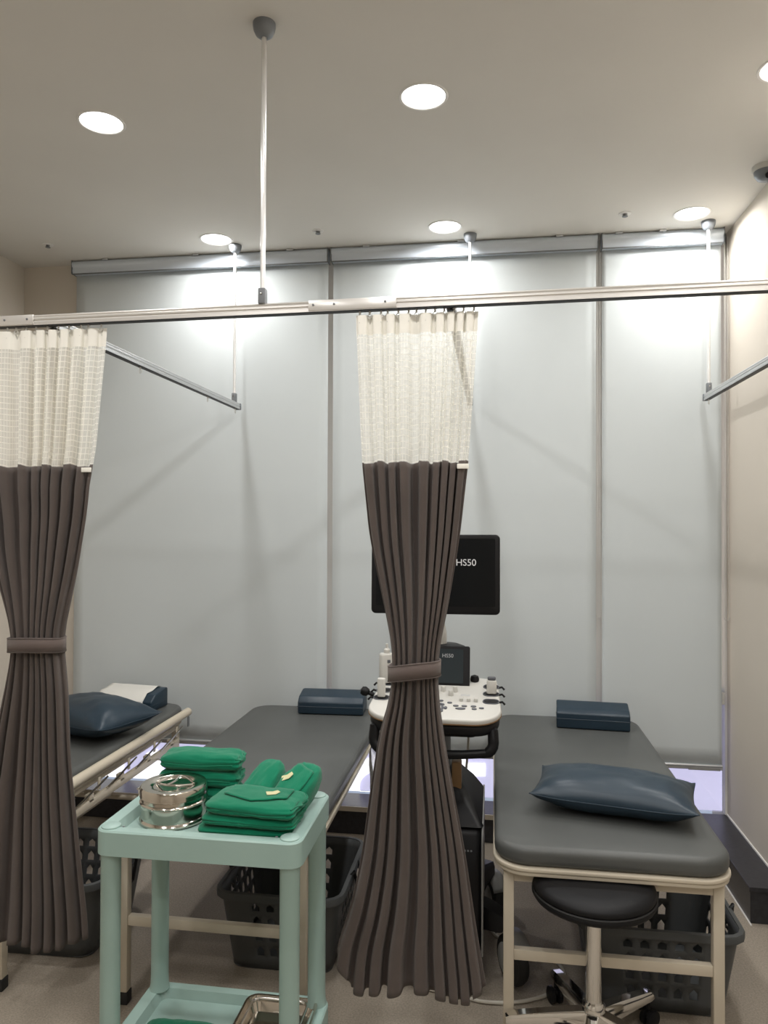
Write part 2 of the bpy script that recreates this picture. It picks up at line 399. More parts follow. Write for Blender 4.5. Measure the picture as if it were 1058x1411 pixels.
# ================================================================ CURTAIN RAILS
ZR = 2.2125; YR = 2.06
rp = [(-.010, .0155), (.010, .0155), (.0115, .012), (.010, .008), (.0125, .005), (.0125, .001), (.010, -.002), (.0125, -.006), (.0125, -.0155), (.004, -.0155), (.004, -.011), (-.004, -.011),
      (-.004, -.0155), (-.0125, -.0155), (-.0125, -.006), (-.010, -.002), (-.0125, .001), (-.0125, .005), (-.010, .008), (-.0115, .012)][::-1]
rl = thing('curtain_rail', 'long aluminium hospital curtain track crossing the whole room in front', 'curtain rail', (-.56, YR+.004, ZR), R(-1.7))
L0, L1 = XL+.565, XR+.555
bm = BM(); slab(bm, rp, L0, L1, M=basis((0, 0, 0), (0, 1, 0), (0, 0, 1), (1, 0, 0))); mk('track_profile', bm, m_rail, rl, smooth=False)
bm = BM(); box(bm, ((L0+L1)/2, 0, -.0167), (L1-L0, .022, .0018)); mk('track_slot', bm, m_black, rl)
for a, b, scr in ((-1.72, -1.392, (-1.49, -1.413)), (-.522, -.268, (-.508, -.447, -.30))):
    bm = BM(); box(bm, ((a+b)/2+.56, -.0135, .0015), (b-a, .003, .030), .0008); p = mk('joint_plate', bm, m_rail, rl)
    for sxx in scr:
        bm = BM(); lathe(bm, [(0, .0025), (.003, .002), (.0035, 0)], c=(sxx+.56, -.015, .003), M=Matrix.Rotation(R(90), 3, 'X'), seg=12); mk('screw', bm, m_gunm, p)
def branch(x, y1, lab, off=0):
    Y0 = YR+.018-(x+.56)*.0297
    t = thing('branch_rail', lab, 'curtain rail', (x, Y0, ZR-.004), group='short tracks between the beds'); Lb = y1-Y0
    bm = BM(); slab(bm, rp, 0, Lb, M=basis((0, 0, 0), (-1, 0, 0), (0, 0, 1), (0, 1, 0))); mk('track_profile', bm, m_alu, t, smooth=False)
    bm = BM(); box(bm, (0, Lb/2, -.0165), (.021, Lb, .0016)); mk('track_slot', bm, m_black, t)
    bm = BM(); box(bm, (0, Lb+.007, 0), (.029, .016, .034), .002); mk('end_cap', bm, m_dome, t)
    for k, yy in enumerate((Lb-.04, Lb-.42, Lb-1.1)):
        if k == 1 and off: continue
        bm = BM(); tube(bm, [(0, yy, -.016), (0, yy, -.026)], .003, 8); tube(bm, arc((0, yy, -.034), .007, 90, 420, 10, (0, 1, 0)), .0014, 6); mk('glider_hook', bm, m_uswhite, t)
    return t
branch(-1.345, 3.775, 'aluminium side track ending above the middle bed, left one')
branch(-.118, 3.775, 'aluminium side track hidden behind the centre curtain')
branch(1.022, 3.775, 'aluminium side track close to the right wall', 1)
def hanger(x, y, zb, lab):
    t = thing('ceiling_hanger', lab, 'hanger rod', (x, y, zb), group='ceiling rods carrying the tracks'); H = ZC-zb
    bm = BM(); lathe(bm, [(.033, H), (.033, H-.008), (.031, H-.02), (.025, H-.033), (.015, H-.041), (.009, H-.043)], seg=32); mk('ceiling_cup', bm, m_dome, t)
    bm = BM(); tube(bm, [(0, 0, .03), (0, 0, H-.035)], .0075, 14); mk('rod', bm, m_rod, t)
    bm = BM(); slab(bm, rrect(.022, .03, .005, 3), 0, .045, .002); c = mk('rail_clamp', bm, m_gunm, t)
    bm = BM(); lathe(bm, [(0, .0025), (.003, .002), (.0035, 0)], c=(0, -.0152, .028), M=Matrix.Rotation(R(90), 3, 'X'), seg=10); mk('screw', bm, m_chrome, c)
hanger(-.663, YR+.006, ZR+.0155, 'white ceiling rod with grey cup holding the front track')
hanger(-1.345, 3.72, ZR+.012, 'white ceiling rod holding the left side track before the left blind')
hanger(-.118, 3.74, ZR+.012, 'white ceiling rod behind the centre curtain top')
hanger(1.022, 3.735, ZR+.012, 'white ceiling rod holding the side track near the right wall')

# ================================================================ CURTAINS
def lerp(tab, z):
    if z >= tab[0][0]: return tab[0][1]
    for (z0, a), (z1, b) in zip(tab, tab[1:]):
        if z >= z1:
            t = (z0-z)/(z0-z1); return a+(b-a)*t
    return tab[-1][1]
def smooth_tab(tab, z, d=.03): return sum(lerp(tab, z+k*d) for k in (-1.5, -.75, 0, .75, 1.5))/5
def curtain(cx, left, right, ztie, hem, tiew, lab, seed, N, xg, yoff=0):
    """left/right: edge tables (z, x); hem: function u -> z"""
    t = thing('hospital_curtain', lab, 'curtain', (cx*(1+yoff/2.06), YR+yoff, ZR-.018), group='brown tied hospital curtains with net tops'); rnd = random.Random(seed)
    ph = [rnd.uniform(0, 6.28) for _ in range(6)]
    def pos(u, z):
        xl, xr = smooth_tab(left, z), smooth_tab(right, z); wd = xr-xl
        k = max(0, 1-abs(z-ztie)/.42); k = k*k*(3-2*k)                       # closeness to the tie
        nn = 2*math.pi*(N*u+.42*math.sin(5.1*u+ph[0])+.24*math.sin(11.3*u+ph[1])+.10*math.sin(2.2*z+ph[2]))
        top = min(1, max(0, (z-1.70)/.12))
        low = min(1, max(0, (ztie-z)/(ztie-.3))); amp = (.024+.004*low)*(1-.55*k)*(1-.2*top)*(1-.5*min(1, max(0, (z-2.05)/.1)))
        amp *= .8+.5*noise.noise((u*6+seed, z*.45, .3))
        s = math.sin(nn+.25*math.sin(3*z+u*20+ph[5])*(1-k)); s = s/math.sqrt(.75+s*s)*1.32
        edge = min(1, (1-u)/.10, u/.03+.4)
        uu = u+(-.5*(1.02-.2*top)*math.sin(2*nn)+.55*math.cos(nn))/(2*math.pi*N)*(1-.3*k)+.010*noise.noise((u*5, z*1.3, seed))*(1-k)
        uu = u+(uu-u)*min(1, u/.05, (1-u)/.05)
        x = xl+wd*uu
        y = amp*s*edge
        bulge = .030*k+.010*(1-top)
        y -= bulge*math.sqrt(max(0, 1-(2*u-1)**2))
        y += (-.016*(1-k)*(1-top))*max(0, (u-.86)/.14)                        # loose leading edge turns forward
        return Vector((x-cx, y, z-(ZR-.018)))
    nu = N*20
    def sheet(za, zb, rows, name, m, zb_f=None, za_f=None, uv=False):
        bm = BM(); g = []; lay = bm.loops.layers.uv.new('UVMap') if uv else None
        for j in range(rows+1):
            row = []
            for i in range(nu+1):
                u = i/nu; b = zb_f(u) if zb_f else zb; a = za_f(u) if za_f else za; z = a+(b-a)*j/rows
                row.append(bm.verts.new(pos(u, z)))
            g.append(row)
        for j in range(rows):
            for i in range(nu):
                f = bm.faces.new((g[j][i], g[j+1][i], g[j+1][i+1], g[j][i+1]))
                if uv:
                    for lp, (a, b) in zip(f.loops, ((i, j), (i, j+1), (i+1, j+1), (i+1, j))): lp[lay].uv = (a/nu*1.15, (za-(za-zb)*b/rows))
        o = mk(name, bm, m, t, angle=180); return o
    ju = lambda u: 1.7655+.0035*math.sin(u*31+seed)+.003*noise.noise((u*30, 0, seed))
    d = sheet(1.765, .3, 84, 'brown_drape', m_brown, hem, ju)
    s = d.modifiers.new('s', 'SOLIDIFY'); s.thickness = .0018
    sheet(2.128, 1.765, 20, 'net_top', m_net, ju, None, True)
    sheet(2.183, 2.128, 4, 'header_band', m_head2, None, None)
    # tie band around the waist
    bm = BM(); n = 48; rg = []
    xl, xr = tiew
    for lvl in (-.0225, .0225):
        row = []
        for k in range(n):
            a = 2*math.pi*k/n; xx = (xl+xr)/2-cx+(xr-xl)/2*math.cos(a); yy = -.012+.052*math.sin(a)
            row.append(bm.verts.new((xx, yy, ztie-(ZR-.018)+lvl+.010*math.cos(a)*(1 if cx > -1 else .2)-.003*math.cos(2*a))))
        rg.append(row)
    for k in range(n): bm.faces.new((rg[0][k], rg[0][(k+1) % n], rg[1][(k+1) % n], rg[1][k]))
    tb = mk('tie_band', bm, weave('tie_band_cloth', (.135, .105, .095), 700), t); s = tb.modifiers.new('s', 'SOLIDIFY'); s.thickness = .004; s.offset = 1
    for q in (-1, 1):
        bm = BM(); tube(bm, [v + Vector((0, 0, 0)) for v in [Vector(((xl+xr)/2-cx+((xr-xl)/2+.004)*math.cos(2*math.pi*k/n), -.012+.0565*math.sin(2*math.pi*k/n), ztie-(ZR-.018)+q*.0205+.010*math.cos(2*math.pi*k/n)*(1 if cx > -1 else .2)-.003*math.cos(4*math.pi*k/n))) for k in range(n)]], .0011, 5, closed=True); mk('band_seam', bm, m_brown, tb)
    # hem piece at the free edge where net and cloth join
    bm = BM(); p1 = pos(.93, 1.757); p2 = pos(1.0, 1.757)
    box(bm, (p2.x-.013, min(p1.y, p2.y)-.012, 1.752-(ZR-.018)), (.032, .004, .014), .0015); mk('folded_hem', bm, mat('cream_header_tape', (.72, .69, .61)), t)
    nh = 13
    for k in range(nh):
        u = (k+.5)/nh; p = pos(u, 2.16)
        bm = BM(); tube(bm, [(p.x, 0, .003), (p.x, 0, -.008)], .003, 6); tube(bm, arc((p.x, 0, -.014), .006, 80, 400, 8), .0014, 5); tube(bm, [(p.x, 0, -.02), (p.x, p.y, -.034)], .0013, 5)
        mk('hook', bm, m_uswhite, t)
    return t
curtain(-.215,
        [(2.18, -.387), (1.773, -.369), (1.55, -.345), (1.37, -.305), (1.25, -.281), (1.19, -.279), (1.12, -.283), (1.0, -.318), (.85, -.34), (.65, -.366), (.50, -.40), (.40, -.437), (.28, -.45)],
        [(2.18, -.041), (1.77, -.068), (1.55, -.092), (1.37, -.122), (1.25, -.147), (1.19, -.151), (1.12, -.149), (1.0, -.132), (.85, -.104), (.70, -.075), (.5, -.045), (.33, -.015), (.28, -.012)],
        1.19, lambda u: (.385-.09*min(1, u/.12) if u < .12 else (.295-.010*math.sin(u*9) if u < .9 else .292+.05*(u-.9)/.1))+.010*noise.noise((u*14, 3, 0)),
        (-.286, -.146), 'brown hospital curtain with cream net top, gathered by a band, hanging in the centre', 3, 9, 0)
def pxx(x): return x
curtain(-1.345,
        [(2.18, -1.60), (1.77, -1.575), (1.5, -1.52), (1.35, -1.465), (1.25, -1.437), (1.2, -1.436), (1.1, -1.455), (.95, -1.49), (.75, -1.53), (.5, -1.56), (.28, -1.59)],
        [(2.18, -1.138), (1.76, -1.178), (1.62, -1.19), (1.45, -1.222), (1.32, -1.255), (1.25, -1.270), (1.2, -1.268), (1.1, -1.253), (.88, -1.236), (.70, -1.214), (.55, -1.196), (.40, -1.176), (.3, -1.172)],
        1.225, lambda u: .312+.008*math.sin(u*17)+(.05*((u-.8)/.2) if u > .8 else 0)+.006*noise.noise((u*26, 7, 0)),
        (-1.440, -1.266), 'brown hospital curtain with cream net top, gathered by a band, cut by the left edge', 8, 10, 0, yoff=.03)

# ================================================================ BEDS
def make_bed(loc, W, Ln, lab):
    t = thing('treatment_bed', lab, 'bed', loc, group='treatment beds')           # origin: centre of the footprint
    bm = BM(); slab(bm, rrect(W-.008, Ln-.008, .102, 10), .562, .622, .022, steps=5)
    for v in bm.verts:
        v.co.z += .0025*noise.noise((v.co.x*5+loc[0], v.co.y*3, 0)) if v.co.z > .6 else 0
    mk('mattress', bm, m_vinyl, t, angle=60)
    bm = BM(); slab(bm, rrect(W, Ln, .105, 10), .5485, .562, .004); mk('base_board', bm, m_beige, t, angle=50)
    bm = BM(); slab(bm, rrect(W-.008, Ln-.008, .10, 10), .536, .548, .003); mk('frame_rim', bm, m_beige, t, angle=50)
    lx, ly = W/2-.047, Ln/2-.06
    for sx in (-1, 1):
        for sy in (-1, 1):
            bm = BM(); box(bm, (sx*lx, sy*ly, .285), (.032, .032, .49), .003); l = mk('leg', bm, m_beige, t)
            bm = BM(); box(bm, (sx*lx, sy*ly, .02), (.036, .036, .04), .003); mk('rubber_foot', bm, m_rubber, l)
    for sy in (-1, 1):
        if sy < 0: bm = BM(); box(bm, (0, sy*ly, .275), (2*lx-.032, .024, .032), .002); mk('end_crossbar', bm, m_beige, t)
        bm = BM(); box(bm, (0, sy*ly, .515), (2*lx-.032, .03, .03), .002); mk('top_crossbar', bm, m_beige, t)
    for sx in (-1, 1):
        bm = BM(); box(bm, (sx*lx, 0, .515), (.03, 2*ly-.032, .03), .002); mk('side_beam', bm, m_beige, t)
    return t
BL = 1.575
make_bed((.354, 2.27+BL/2, 0), .705, BL, 'charcoal vinyl treatment bed at the right with a stool beneath')
make_bed((-.908, 2.27+BL/2, 0), .70, BL, 'charcoal vinyl treatment bed in the middle, behind the mint trolley')
LBX = -1.965
lb = make_bed((LBX, 2.27+1.52/2, 0), .70, 1.52, 'charcoal vinyl bed at the left with a folded cream side rail')
# folded side rail on the right flank of the left bed
ex = .36
bm = BM(); tube(bm, [(ex+.006, -.70, .588), (ex+.006, .715, .588)], .021, 14); mk('side_tube', bm, m_beige, lb)
bm = BM(); box(bm, (ex+.005, -.02, .466), (.018, 1.22, .034), .003); mk('lower_rail_bar', bm, m_beige, lb)
for k in range(5):
    y = -.5+.25*k
    bm = BM(); box(bm, (ex+.003, y, .487), (.022, .034, .032), .002); mk('rail_block', bm, m_beige, lb)
    bm = BM(); box(bm, (ex+.012, y+.06, .525), (.004, .02, .05), .001); mk('pivot_plate', bm, m_beige, lb)
    for q in range(2):
        bm = BM(); tube(bm, [(ex+.012+.005*q, y-.13, .482+.006*q), (ex+.012+.005*q, y+.12, .528+.006*q)], .0042, 8); mk('rail_bar', bm, m_chrome, lb)
bm = BM(); tube(bm, [(ex+.015, .33, .458), (ex+.04, .33, .456)], .004, 8); lathe(bm, [(0, 0), (.008, .003), (.008, .01), (0, .014)], c=(ex+.035, .33, .456), M=Matrix.Rotation(R(90), 3, 'Y'), seg=12); mk('locking_knob', bm, m_chrome, lb)
bm = BM(); slab(bm, rrect(.022, .055, .010, 4), 0, .004, .001, M=basis((ex+.012, .70, .540), (0, 1, 0), (0, 0, 1), (1, 0, 0))); mk('hook_plate', bm, m_gunm, lb)
bm = BM(); tube(bm, [(-.28, .25, .30), (.31, .25, .30)], .011, 10); tube(bm, [(.31, -.69, .41), (.31, .0, .41), (.20, .0, .41)], .012, 10); mk('under_brace', bm, m_beige, lb)

# ---- pillows and head rests
def pillow(loc, rz, W, D, H, lab, seed=1, tilt=(0, 0)):
    t = thing('pillow', lab, 'pillow', loc, rz, 'navy vinyl pillows'); t.rotation_euler = (tilt[0], tilt[1], rz)
    nx, ny = 36, 28
    def P(u, v, s):
        x = W/2*u*(1-.045*(1-abs(v)**2.2)*abs(u)**3); y = D/2*v*(1-.06*(1-abs(u)**2.2)*abs(v)**3)
        e = (1-abs(u)**2.8)**.55*(1-abs(v)**2.6)**.55 if abs(u) < 1 and abs(v) < 1 else 0
        wr = .010*noise.noise((u*2.2+seed, v*2.2, s*3.1))+.0035*noise.noise((u*7+seed, v*7, s*1.1))
        cr = .006*math.sin((u+v)*14+seed)*max(0, abs(u)*abs(v)-.3)
        z = e*(H*(.56 if s > 0 else .44)+wr)+cr*(e**.5)
        return Vector((x, y, H*.44+s*z+.012*(abs(u)**4)*(abs(v)**4)))
    bm = BM()
    for s in (1, -1):
        g = [[bm.verts.new(P(math.sin(math.pi/2*(2*i/nx-1)), math.sin(math.pi/2*(2*j/ny-1)), s)) for i in range(nx+1)] for j in range(ny+1)]
        for j in range(ny):
            for i in range(nx):
                q = (g[j][i], g[j][i+1], g[j+1][i+1], g[j+1][i]); bm.faces.new(q if s > 0 else q[::-1])
    mk('cushion', bm, m_navy, t, angle=75, doubles=True)
    pts = []
    for k in range(96):
        a = k/96*4; sd = int(a); f = 2*(a-sd)-1
        u, v = ((f, -1), (1, f), (-f, 1), (-1, -f))[sd]; pts.append(P(u, v, 1)*1.0)
    bm = BM(); tube(bm, pts, .0022, 6, closed=True); mk('piping', bm, m_navy, t)
    return t
pillow((.408, 2.625, .626), R(-12), .525, .30, .125, 'large shiny navy vinyl pillow near the front of the right bed', 2)
pillow((-1.835, 3.20, .626), R(-20), .52, .36, .16, 'navy vinyl pillow on the left bed, partly behind the curtain', 5)
def block(name, loc, rz, W, D, H, front, lab, sheet=False):
    """navy block with a sloped top; profile in (y, z)"""
    t = thing(name, lab, 'head rest', loc, rz)
    pr = [(-D/2, 0), (D/2, 0), (D/2, H), (D/2-.02, H), (-D/2+front[0], front[1]), (-D/2, front[2])]
    bm = BM(); slab(bm, pr[::-1] if False else pr, -W/2, W/2, M=basis((0, 0, 0), (0, 1, 0), (0, 0, 1), (1, 0, 0)))
    bmesh.ops.bevel(bm, geom=list(bm.edges), offset=.007, segments=3, profile=.5, affect='EDGES')
    mk('cushion', bm, m_navy, t, angle=50)
    bm = BM(); z = front[2]*.62; tube(bm, [(-W/2-.0003, D/2-.01, z), (-W/2-.0003, -D/2-.0003, z), (W/2+.0003, -D/2-.0003, z), (W/2+.0003, D/2-.01, z)], .0018, 6); mk('seam', bm, m_navy, t)
    if sheet:
        bm = BM(); g = []
        prs = [(-D/2-.028, .004), (-D/2-.006, .02), (-D/2-.004, front[2]), (-D/2+front[0], front[1]+.006), (0, H*.93), (D/2-.02, H+.006), (D/2+.005, H), (D/2+.012, H-.05)]
        for i in range(15):
            x = -W/2-.012+(W-.035)*i/14
            g.append([bm.verts.new((x+.004*noise.noise((i*.4, k, 0)), y+.002*noise.noise((i*.5, k*.9, 2)), z+.0022*noise.noise((i*.6, k*.8, 5))+.001)) for k, (y, z) in enumerate(prs)])
        for i in range(14):
            for k in range(len(prs)-1): bm.faces.new((g[i][k], g[i+1][k], g[i+1][k+1], g[i][k+1]))
        s = mk('paper_cover', bm, m_paper, t, label='white paper sheet draped over the block'); q = s.modifiers.new('s', 'SOLIDIFY'); q.thickness = .0012
    return t
block('head_rest', (-.815, 3.74, .6245), R(2), .335, .15, .098, (.03, .085, .06), 'navy vinyl block head rest at the far end of the middle bed')
block('head_rest', (.470, 3.66, .6245), R(-4), .335, .13, .105, (.035, .088, .072), 'navy vinyl block head rest at the far end of the right bed')
block('head_rest', (-1.865, 3.66, .6245), R(-6), .31, .16, .095, (.04, .08, .05), 'navy block head rest under a white paper sheet on the left bed', True)

# ================================================================ BASKETS
def basket(loc, rz, W, D, H, lab, tint=None):
    t = thing('laundry_basket', lab, 'basket', loc, rz, 'grey plastic laundry baskets under the beds')
    def ringpt(s, v):                                     # s in [0,1) around the rim, v height 0..1
        sc = .84+.16*v; w, d, r = W*sc, D*sc, .055
        segs = [('h', w-2*r), ('c', r*math.pi/2), ('v', d-2*r), ('c', r*math.pi/2)]*2
        per = sum(q for _, q in segs); q = s*per; x0, y0, a = -w/2+r, -d/2, 0
        x, y, hd = x0, y0, 0.0
        for kd, ln in segs:
            m_ = min(q, ln)
            if kd in 'hv': x += math.cos(hd)*m_; y += math.sin(hd)*m_
            else:
                th = m_/r; cx_, cy_ = x-math.sin(hd)*r, y+math.cos(hd)*r; hd2 = hd+th
                x, y = cx_+math.sin(hd2)*r, cy_-math.cos(hd2)*r; hd = hd2
            q -= m_
            if q <= 1e-9: break
        return Vector((x, y, .004+v*(H-.004)))
    per = [W-.11, .0864, D-.11, .0864]*2; tot = sum(per); us = [0]
    cells = []; acc = 0
    for k, ln in enumerate(per):
        n = max(2, round(ln/.060)) if k % 2 == 0 else 4
        for i in range(n): cells.append((acc+ln*i/n, acc+ln*(i+1)/n, k % 2 == 0 and 0 < i < n-1))
        acc += ln
    rows = [(0, .14, 0), (.14, .34, 1), (.34, .54, 1), (.54, .74, 1), (.74, .90, 1), (.90, 1.0, 0)]
    bm = BM()
    P = lambda s, v: bm.verts.new(ringpt(min(s/tot, .999999), v))
    for a, b, side in cells:
        c = (a+b)/2
        for v0, v1, h in rows:
            if side and h:
                f = lambda fx, fz: P(a+(b-a)*fx, v0+(v1-v0)*fz)
                BLv, BMv, BRv, TR, TM, TL = P(a, v0), P(c, v0), P(b, v0), P(b, v1), P(c, v1), P(a, v1)
                bl, br, mr, ap, ml = f(.24, .18), f(.76, .18), f(.76, .58), f(.5, .84), f(.24, .58)
                for q in ((BLv, BMv, bl), (BMv, br, bl), (BMv, BRv, br), (BRv, TR, mr, br), (TR, TM, ap, mr), (TM, TL, ml, ap), (TL, BLv, bl, ml)): bm.faces.new(q)
            else:
                bm.faces.new((P(a, v0), P(c, v0), P(c, v1), P(a, v1))); bm.faces.new((P(c, v0), P(b, v0), P(b, v1), P(c, v1)))
    o = mk('slotted_wall', bm, m_basket, t, angle=45, doubles=True); s = o.modifiers.new('s', 'SOLIDIFY'); s.thickness = .0028
    bm = BM(); slab(bm, rrect(W*.84, D*.84, .05, 5), .003, .008); mk('floor_plate', bm, m_basket, t)
    bm = BM(); n = 72; pr = [(0, .0), (.014, -.001), (.017, -.008), (.017, -.024), (.0145, -.024), (.0145, -.010), (.012, -.006), (0, -.005)]; rg = []
    for k in range(n):
        s0 = k/n; p = ringpt(s0, 1); tan = (ringpt((s0+.003) % 1, 1)-ringpt((s0-.003) % 1, 1)).normalized(); nrm = Vector((tan.y, -tan.x, 0))
        dip = 0
        rg.append([bm.verts.new(p+nrm*(a-.001)+Vector((0, 0, b+.004-dip))) for a, b in pr])
    for k in range(n):
        for q in range(len(pr)): bm.faces.new((rg[k][q], rg[(k+1) % n][q], rg[(k+1) % n][(q+1) % len(pr)], rg[k][(q+1) % len(pr)]))
    mk('rim', bm, m_basket, t, angle=50)
    for sx in (-1, 1):
        bm = BM(); x = sx*(W/2+.020); tube(bm, [(x-sx*.01, -.06, H-.0), (x, -.055, H+.012), (x+sx*.004, -.03, H-.03), (x+sx*.002, -.01, H-.10), (x-sx*.001, .03, H-.10), (x+sx*.004, .05, H-.03), (x-sx*.01, .06, H)], .006, 8); mk('handle', bm, m_black, t)
    return t
basket((.54, 2.745, 0), 0, .50, .48, .285, 'dark grey slotted laundry basket under the right bed, behind the stool')
basket((-.75, 2.78, 0), 0, .44, .50, .285, 'dark grey slotted laundry basket under the middle bed')
basket((-1.67, 2.72, 0), R(2), .50, .46, .285, 'dark grey slotted laundry basket under the left bed')

# ================================================================ STOOL
st = thing('rolling_stool', 'black round rolling stool with chrome column and five legs under the right bed', 'stool', (.300, 2.308, 0))
bm = BM(); lathe(bm, [(0, .534), (.12, .533), (.160, .528), (.177, .517), (.181, .505), (.176, .497), (.180, .493), (.183, .485), (.177, .475), (.158, .466), (.10, .462), (0, .449)], seg=56); mk('seat', bm, m_bvinyl, st, angle=60)
bm = BM(); lathe(bm, [(.180, .498), (.1825, .495), (.180, .492)], seg=56); mk('seat_piping', bm, m_rubber, st)
bm = BM(); lathe(bm, [(0, .449), (.06, .449), (.045, .436), (.032, .426), (.030, .41), (0, .41)], seg=28); mk('seat_collar', bm, m_black, st)
bm = BM(); lathe(bm, [(.0, .42), (.0235, .42), (.0235, .155), (.0, .155)], seg=28); mk('gas_column', bm, m_chrome, st)
bm = BM(); lathe(bm, [(0, .165), (.028, .165), (.034, .155), (.036, .08), (.030, .07), (0, .07)], seg=28); mk('hub', bm, m_chrome, st)
bm = BM(); tube(bm, [(.02, .03, .435), (.09, .07, .43), (.14, .10, .418)], .005, 8); slab(bm, rrect(.055, .02, .009, 4), -.004, .004, .002, M=basis((.16, .115, .412), (.8, .6, 0), (-.6, .8, 0), (0, 0, 1))); mk('height_lever', bm, m_black, st)
for k in range(5):
    a = R(184+72*k); d = Vector((math.cos(a), math.sin(a), 0)); n = Vector((-d.y, d.x, 0))
    bm = BM(); rg = []
    for q, (rr, hw, zt, zb) in enumerate(((.028, .022, .142, .085), (.10, .020, .135, .088), (.20, .018, .123, .090), (.245, .017, .116, .090), (.262, .013, .108, .091))):
        c = d*rr; rg.append([bm.verts.new(c+n*sx*hw*f+Vector((0, 0, z))) for sx, z, f in ((-1, zb, 1), (-1, zt-.008, 1), (-1, zt, .7), (1, zt, .7), (1, zt-.008, 1), (1, zb, 1))])
    for x_, y_ in zip(rg, rg[1:]):
        for i in range(6): bm.faces.new((x_[i], x_[(i+1) % 6], y_[(i+1) % 6], y_[i]))
    bm.faces.new(rg[0]); bm.faces.new(rg[-1][::-1]); l = mk('leg', bm, m_chrome, st, angle=50)
    bm = BM(); c = d*.245; tube(bm, [c+Vector((0, 0, .06)), c+Vector((0, 0, .092))], .007, 8)
    for sx in (-1, 1):
        lathe(bm, [(0, -.009), (.02, -.009), (.027, -.005), (.027, .005), (.02, .009), (0, .009)], c=c+n*sx*.013+d*.008+Vector((0, 0, .0275)), M=basis((0, 0, 0), d, (0, 0, 1), n).to_3x3(), seg=24)
    tube(bm, [c+n*-.02+d*.004+Vector((0, 0, .035)), c+n*.02+d*.004+Vector((0, 0, .035))], .012, 10); mk('caster', bm, m_black, l)

# ================================================================ TROLLEY
CX0, CX1, CY0, CY1 = -1.022, -.472, 1.792, 2.150; CW, CD = CX1-CX0, CY1-CY0; cc = ((CX0+CX1)/2, (CY0+CY1)/2)
cart = thing('utility_trolley', 'mint green plastic trolley carrying green surgical packs and a steel drum', 'trolley', (cc[0], cc[1], 0))
def tray(zf, ztop, name):
    # moulded tray: ring wall with dipped inner floor
    out = rrect(CW, CD, .035, 6); inn = rrect(CW-.075, CD-.06, .02, 6); inb = rrect(CW-.10, CD-.08, .02, 6)
    def zr(x, y):                                          # side rims rise between the corners
        s = max(0, (abs(x)-(CW/2-.06))/.06); return ztop+.006*s*max(0, math.cos(y/(CD/2)*math.pi/2))**2 - .012*s*max(0, math.cos(y/(CD/2)*math.pi*.5)-.35)
    bm = BM(); L_ = []
    for ps, z in ((inset(out, .006), zf-.045), (out, zf-.042), (out, None), (inset(out, .004), 'r'), (inn, 'r'), (inb, zf), ):
        L_.append([bm.verts.new((x, y, (zr(x, y)-.004 if z is None else zr(x, y) if z == 'r' else z))) for x, y in ps])
    for a, b in zip(L_, L_[1:]):
        for k in range(len(a)): bm.faces.new((a[k], a[(k+1) % len(a)], b[(k+1) % len(a)], b[k]))
    bm.faces.new(L_[-1]); ib = [bm.verts.new((x, y, zf-.008)) for x, y in inset(out, .012)]; ob = L_[0]
    for k in range(len(ob)): bm.faces.new((ob[k], ib[k], ib[(k+1) % len(ob)], ob[(k+1) % len(ob)]))
    bm.faces.new(ib[::-1])
    o = mk(name, bm, m_mint, cart, angle=40)
    for sx in (-1, 1):
        bm = BM(); slab(bm, rrect(.018, CD*.42, .008, 4, sx*(CW/2-.024), 0), ztop-.012, ztop-.004, .002); mk('side_grip', bm, m_mint, o)
    return o
tt = tray(.778, .800, 'top_tray'); tray(.45, .472, 'middle_tray') if False else None
lt = tray(.175, .200, 'bottom_tray')
for sx in (-1, 1):
    for sy in (-1, 1):
        px, py = sx*(CW/2-.034), sy*(CD/2-.032)
        bm = BM(); lathe(bm, [(0, .200), (.030, .200), (.0265, .215), (.0255, .24), (.0255, .735), (.0285, .742), (.0285, .757), (0, .757)], c=(px, py, 0), seg=28); mk('post', bm, m_mint, cart, angle=45)
        bm = BM(); lathe(bm, [(0, .806), (.020, .8055), (.0245, .803), (.0255, .799), (.0255, .796)], c=(px, py, 0), seg=28); mk('post_cap', bm, m_mint, cart)
        bm = BM(); box(bm, (px-sx*.035, py, .8012), (.006, .006, .001)); mk('cap_notch', bm, m_gunm, cart)
        bm = BM(); tube(bm, [(px, py, .13), (px, py, .06)], .009, 10); lathe(bm, [(0, -.012), (.025, -.012), (.032, -.006), (.032, .006), (.025, .012), (0, .012)], c=(px, py+.012, .0325), M=Matrix.Rotation(R(90), 3, 'Y'), seg=24); mk('caster', bm, m_gunm, cart)
# steel drum on the tray
dr = thing('steel_drum', 'round polished stainless steel dressing drum with hinged handle lid', 'container', (-.872, 1.950, .7785))
bm = BM(); lathe(bm, [(0, 0), (.086, 0), (.091, .003), (.092, .008), (.089, .012), (.087, .014), (.087, .050), (.090, .052), (.0915, .055), (.090, .058), (.087, .060), (.087, .09)], seg=64); mk('drum_body', bm, m_steel, dr, angle=40)
bm = BM(); lathe(bm, [(.0895, .070), (.0915, .072), (.0905, .076), (.0905, .092), (.087, .097), (.078, .098), (.060, .096), (.055, .091), (.035, .090), (0, .090)], seg=64); ld_ = mk('lid', bm, m_steel, dr, angle=40)
bm = BM(); tube(bm, [(-.052+.104*k/12, .012+.026*math.sin(math.pi*k/12), .094+.010*math.sin(math.pi*k/12)) for k in range(13)], .0026, 8); tube(bm, [(-.052+.104*k/12, .004-.034*math.sin(math.pi*k/12), .094+.006*math.sin(math.pi*k/12)) for k in range(13)], .0026, 8)
tube(bm, [(-.008, -.030, .100), (.004, .0, .103), (.004, .038, .104)], .0026, 8); mk('lid_handle', bm, m_chrome, ld_)
